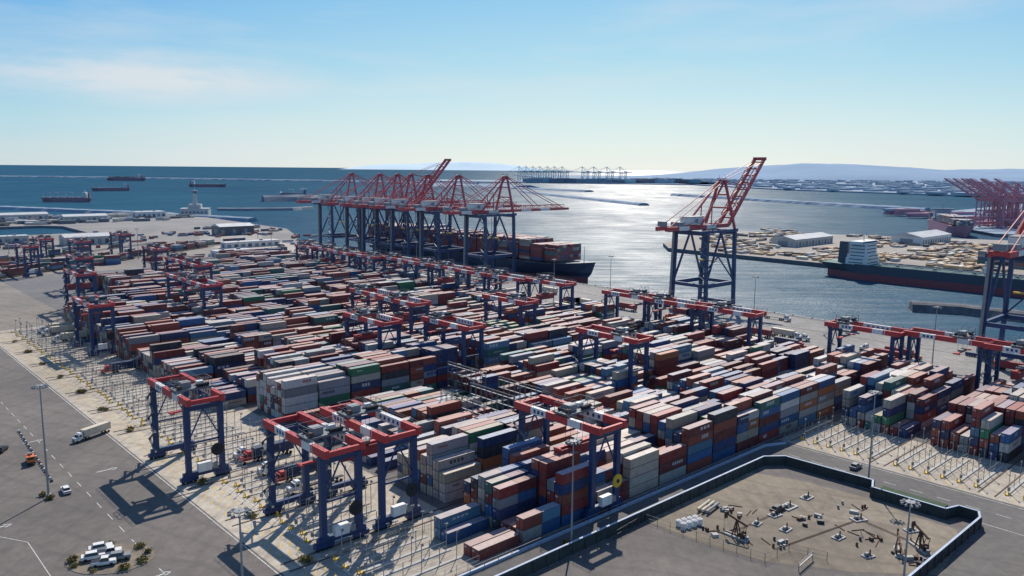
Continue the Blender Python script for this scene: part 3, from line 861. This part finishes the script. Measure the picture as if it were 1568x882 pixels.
def car(c='white',pick=False):
    m=MB()
    m.box(0,0,.72,4.7,1.85,.62,c,taper=.96); m.box(1.6,0,.95,1.3,1.75,.25,c,taper=.9)
    if pick: m.box(.25,0,1.35,1.7,1.65,.65,'glass',taper=.82); m.box(.25,0,1.72,1.35,1.38,.08,c); m.box(-1.5,0,1.08,1.6,1.5,.06,'black')
    else: m.box(-.35,0,1.3,2.7,1.65,.6,'glass',taper=.78); m.box(-.35,0,1.63,2.1,1.3,.08,c)
    wheels(m,(1.45,-1.45),1.85,.34); m.box(2.36,0,.75,.05,1.5,.2,'grey'); m.box(-2.36,0,.75,.05,1.6,.15,'hull_red')
    return m.mesh('car')
T1=semi('white','cream');T2=semi('orange','hull_red');T3=semi('white','grey',True);T4=semi('red','hull_blue')
place(T1,'semi_truck',(-133.5,238,.03),math.radians(-112),.8)
C1=car('white');C2=car('black');C3=car('white',True);C4=car('grey')
m=MB(); m.box(0,0,.8,5.5,2,.5,'black'); m.box(1.9,0,1.8,1.5,2,1.6,'orange',taper=.92); m.box(2.6,0,2.1,.1,1.7,.7,'glass'); m.box(-.9,0,1.5,3.6,2.1,.9,'orange'); m.beam((-2,0,2.1),(1.5,0,3.2),.3,.35,'orange'); m.box(-1.8,0,2.2,1,1.2,.6,'grey'); wheels(m,(1.9,-1.3,-2.2),2.1,.48)
m.build('orange_utility_truck',(-138,219,.03),math.radians(-55))
place(C1,'car',(-116.5,198.5,.03),math.radians(130))
place(C2,'car',(-152,228,.03),math.radians(100)); place(C2,'car',(-152,224,.03),math.radians(100))
for i,(x,y) in enumerate(((-91,166.5),(-88,164.5),(-85,162.5),(-90.5,162.5),(-87,160))):
    place((C1,C3,C4,C1,C3)[i%5],'parked_car' if i%2 else 'parked_pickup_truck',(x,y,.22),math.radians(20+R()*10),1.05)
for i in range(70):
    u=random.choice([228,238,250,258,268,300]);v=-150+R()*820
    place((T1,T3,T4,T2)[i%4],'semi_truck',W(u,v,.04),ROT+math.pi/2*(1 if R()<.5 else -1))
for i in range(9):
    k=random.randint(0,11); j=random.randint(0,4)
    place((T3,T4,T1)[i%3],'semi_truck',W(-24,29*k+2.15+j*4.3,.04),ROT+math.pi)
for i,(u,v) in enumerate(((-75,230),(-58,300),(-110,320),(-90,420),(-70,370),(104,-30),(-120,260),(60,-30))):
    place((C1,C4,C3,C2)[i%4],'car',W(u,v,.04),ROT+math.pi/2 if u<0 else ROT)

m=MB()
for i in range(26):
    t=i/26; x=-158+t*35; y=246-t*42
    m.box(x,y,.3,.6,1.4,.6,'black' if i%2 else 'wallcap',rz=.7,taper=.7)
m.build('traffic_barrier_row')

# gravel island with shrubs
m=MB(); n=24; P=[(-87+math.cos(2*math.pi*i/n)*9,163+math.sin(2*math.pi*i/n)*7) for i in range(n)]
m.v=[(x,y,.15) for x,y in P]+[(x,y,0) for x,y in P]; m.face(tuple(range(n)),'dirt')
for j in range(n): m.face((n+j,n+(j+1)%n,(j+1)%n,j),'wallcap')
m.build('kerbed_gravel_island')
M['leaf']=paint('shrub_leaf',(.12,.12,.03),.8,.45,1.2); M['leaf2']=paint('shrub_leaf_dry',(.28,.21,.07),.85,.4,1.2)
def shrub():
    m=MB()
    for j in range(5):
        t=R()*6.28; m.cyl((0,0,0),(math.cos(t)*.6,math.sin(t)*.6,.9),.07,.03,'rust',5)
    for i in range(260):
        c=Vector((random.gauss(0,.55),random.gauss(0,.55),.3+abs(random.gauss(0,.4))))
        a=Vector((R()-.5,R()-.5,R()-.5)).normalized()*.2; b=a.cross(Vector((R(),R(),R()))).normalized()*.13
        m.quad([c-a-b,c+a-b,c+a+b,c-a+b],'leaf' if R()<.4 else 'leaf2')
    return m.mesh('shrub')
SH=[shrub(),shrub()]
for i in range(9):
    t=2*math.pi*i/9+R()*.6; place(SH[i%2],'shrub',(-87+math.cos(t)*7.8,163+math.sin(t)*6,.15),R()*6,.5+R()*.45)
for x,y in ((-118,194),(-121,196),(13,171.5),(15,169)): place(SH[0],'shrub',(x,y,.1),R()*6,.8)
for k in range(1,12):
    for j in range(2): place(SH[j%2],'shrub',W(-42+R()*2,29*k-4.5+j*1.4,.05),R()*6,.6+R()*.4)

# ---------------------------------------------------------------- oil field equipment
def pumpjack():
    m=MB()
    m.box(0,0,.25,8,2,.5,'wallcap'); m.box(0,0,.65,7.4,.3,.3,'rust')
    for s in (-.8,.8):
        m.beam((.9,s,.5),(0,s*.3,5.2),.28,.28,'rust'); m.beam((-1.1,s,.5),(0,s*.3,5.2),.28,.28,'rust')
    m.beam((.5,-.6,2.6),(.5,.6,2.6),.15,.15,'rust')
    m.beam((-3.4,0,4.6),(3.1,0,6.1),.35,.6,'rust')
    pts=[(3.0,6.9),(3.7,6.6),(4.1,5.9),(4.15,5.0),(3.9,4.3),(3.3,5.2),(3.0,5.8)]
    i=len(m.v); m.v+=[(x,-.25,z) for x,z in pts]+[(x,.25,z) for x,z in pts]; n=len(pts)
    m.face(tuple(range(i,i+n)),'rust'); m.face(tuple(reversed(range(i+n,i+2*n))),'rust')
    for j in range(n): m.face((i+j,i+n+j,i+n+(j+1)%n,i+(j+1)%n),'rust')
    m.beam((4.15,0,.3),(4.15,0,5),.06,.06,'black'); m.cyl((4.15,0,0),(4.15,0,1.3),.2,.2,'rust',8)
    for s in (-.7,.7):
        m.beam((-3.2,s,4.6),(-2.2,s,1.3),.14,.14,'rust'); m.beam((-2.2,s,1.3),(-2.8,s,2.4),.2,.5,'rust'); m.cyl((-2.0,s-.15,1.5),(-2.0,s+.15,1.5),.85,.85,'rust',12)
    m.beam((-3.2,-.7,4.6),(-3.2,.7,4.6),.2,.2,'rust'); m.box(-2.3,0,1.2,1.2,.9,1.2,'black'); m.box(-3.6,0,1,.9,.8,.8,'grey')
    return m.mesh('pumpjack')
PJ=pumpjack()
for x,y,r,s in ((53,176,2.3,.8),(87.5,169,1.2,.7),(93.5,171,1.7,.8)): place(PJ,'pumpjack',(x,y,.05),r,s)
m=MB()
for i in range(4):
    for j in range(2):
        x=i*1.7;y=j*1.7; m.cyl((x,y,0),(x,y,1.5),.68,.68,'white',14); m.cyl((x,y,1.5),(x,y,1.8),.68,.15,'white',14)
m.build('storage_tanks',(41.5,180,.05),.5)
m=MB()
for i in range(3): m.cyl((0,i*1.2,.8),(7,i*1.2,.8),.35,.35,'cream' if i else 'galv',12)
for x in (1,6): m.box(x,1.2,.25,.4,3.4,.4,'grey')
m.build('horizontal_tanks',(49,188,.05),.9)
def pit(x,y,s):
    m=MB(); m.box(0,0,.15,s,s*.7,.3,'wallcap'); m.box(0,0,.33,s*.7,s*.45,.1,'dark'); m.cyl((s*.2,0,.3),(s*.2,0,1.6),.2,.15,'rust',8); m.box(-s*.2,0,.7,.8,.6,.7,'grey')
    m.build('wellhead_cellar',(x,y,.04),R()*.6+.3)
for x,y,s in ((71,193,4.5),(78,199,3.4),(66,180,3),(86,186,3.6),(77,176,3),(66,188,3.2),(60,183,2.6),(96,180,3),(80,167,2.6)): pit(x,y,s)
# pipe spools, pallets and drums lying about the well pad
m=MB()
for cx,cy,n in ((56,190,14),(84,176,12),(90,166,14),(48,180,10),(74,186,10),(60,172,8),(88,192,8)):
    for i in range(n):
        x=cx+random.gauss(0,2.6); y=cy+random.gauss(0,1.8); t=random.choice([0,1,2])
        if t==0: m.box(x,y,.35,.6+R()*1.6,.5+R()*.9,.35+R()*.7,random.choice(['rust','grey','wallcap','black']),rz=R()*3)
        elif t==1: a=R()*3; m.cyl((x,y,.15),(x+math.cos(a)*3.5,y+math.sin(a)*3.5,.15),.1,.1,'rust',6)
        else: m.cyl((x,y,.02),(x,y,.9),.3,.3,random.choice(['hull_blue','rust','grey']),8)
m.build('oil_field_equipment_clutter')
m=MB()
for a,b in (((52,178),(70,192)),((60,170),(86,186)),((86,186),(93,174))):
    for o in (0,.5): m.beam((a[0]+o,a[1],.2),(b[0]+o,b[1],.2),.1,.1,'rust')
m.build('field_pipelines')
m=MB(); m.beam((62,160,1.2),(67,165.5,1.2),.3,.2,'galv'); m.beam((62,160,1.9),(67,165.5,1.9),.08,.08,'galv'); m.beam((67,165.5,0),(67,165.5,1.9),.15,.15,'galv'); m.beam((62,160,0),(62,160,1.9),.15,.15,'galv'); m.build('pipe_rack')

# ---------------------------------------------------------------- camera, sun, sky
cam=bpy.data.cameras.new('camera'); co=bpy.data.objects.new('camera',cam); scene.collection.objects.link(co)
cam.sensor_width=36; cam.lens=28; cam.clip_start=1; cam.clip_end=300000
co.matrix_world=Matrix.Translation((0,0,85))@Matrix.Rotation(math.radians(90-8.53),4,'X')@Matrix.Rotation(math.radians(.5),4,'Z')
scene.camera=co
az,el=SUNAZ,SUNEL
Sd=Vector((math.sin(az)*math.cos(el),math.cos(az)*math.cos(el),math.sin(el)))
sl=bpy.data.lights.new('sun','SUN'); sl.energy=5.0; sl.angle=math.radians(.5); sl.color=(1,.92,.82)
so=bpy.data.objects.new('sun',sl); so.rotation_euler=Sd.to_track_quat('Z','Y').to_euler(); so.location=(0,0,500); scene.collection.objects.link(so)
w=bpy.data.worlds.new('World'); scene.world=w; w.use_nodes=True; nt=w.node_tree
bg=nt.nodes['Background']; sky=nt.nodes.new('ShaderNodeTexSky'); sky.sky_type='NISHITA'; sky.sun_disc=False
sky.sun_elevation=el; sky.sun_rotation=az; sky.air_density=1.0; sky.dust_density=.3; sky.ozone_density=1.0; sky.altitude=80
tc=nt.nodes.new('ShaderNodeTexCoord'); sp=nt.nodes.new('ShaderNodeSeparateXYZ'); nt.links.new(tc.outputs['Generated'],sp.inputs[0])
X,Y,Z=sp.outputs
def ramp(stops):
    r=nt.nodes.new('ShaderNodeValToRGB'); e=r.color_ramp.elements
    while len(e)<len(stops): e.new(.5)
    for q,(p,c) in zip(e,stops): q.position=p; q.color=(c[0],c[1],c[2],1)
    nt.links.new(Z,r.inputs[0]); return r.outputs[0]
away=ramp([(0,(.54,.69,.76)),(.05,(.42,.67,.80)),(.12,(.23,.54,.81)),(.2,(.09,.39,.80)),(.5,(.06,.2,.52)),(1,(.04,.12,.36))])
toward=ramp([(0,(.80,.87,.86)),(.05,(.66,.82,.84)),(.12,(.44,.72,.84)),(.2,(.28,.60,.85)),(.5,(.13,.32,.60)),(1,(.06,.17,.42))])
hor=mathn(nt,'SQRT',mathn(nt,'ADD',mathn(nt,'MULTIPLY',X,X),mathn(nt,'MULTIPLY',Y,Y)))
g=mathn(nt,'DIVIDE',mathn(nt,'ADD',mathn(nt,'MULTIPLY',X,math.sin(az)),mathn(nt,'MULTIPLY',Y,math.cos(az))),mathn(nt,'ADD',hor,.001))
gf=rng(nt,g,.76,1.0,0,1)
grad=mixc(nt,gf,away,toward)
sc10=nt.nodes.new('ShaderNodeVectorMath'); sc10.operation='SCALE'; sc10.inputs['Scale'].default_value=10.0; nt.links.new(grad,sc10.inputs[0])
base=mixc(nt,.85,sky.outputs[0],sc10.outputs[0])
mp=nt.nodes.new('ShaderNodeMapping'); mp.inputs['Scale'].default_value=(1.2,1.2,7); mp.inputs['Rotation'].default_value=(.05,.08,0)
nt.links.new(tc.outputs['Generated'],mp.inputs[0])
n=noisen(nt,mp.outputs[0],2.2,8,.62)
f=rng(nt,n,.47,.80,0,.45)
azn=mathn(nt,'ARCTAN2',X,Y)
ea=mathn(nt,'DIVIDE',mathn(nt,'ADD',azn,.42),.20); ee=mathn(nt,'DIVIDE',mathn(nt,'SUBTRACT',Z,.098),.032)
q=mathn(nt,'ADD',mathn(nt,'MULTIPLY',ea,ea),mathn(nt,'MULTIPLY',ee,ee))
mask=rng(nt,q,0,1.3,1,0)
n3=noisen(nt,mp.outputs[0],6,8,.65)
f2=mathn(nt,'MULTIPLY',mask,rng(nt,n3,.3,.6,.15,.75))
ft=mathn(nt,'MAXIMUM',f,f2,clamp=True)
lp=mixc(nt,ft,base,(7.8,7.9,8.1))
nt.links.new(lp,bg.inputs['Color']); bg.inputs['Strength'].default_value=.1
scene.view_settings.view_transform='Standard'; scene.view_settings.look='None'; scene.view_settings.exposure=0
print('objs',len(scene.objects))
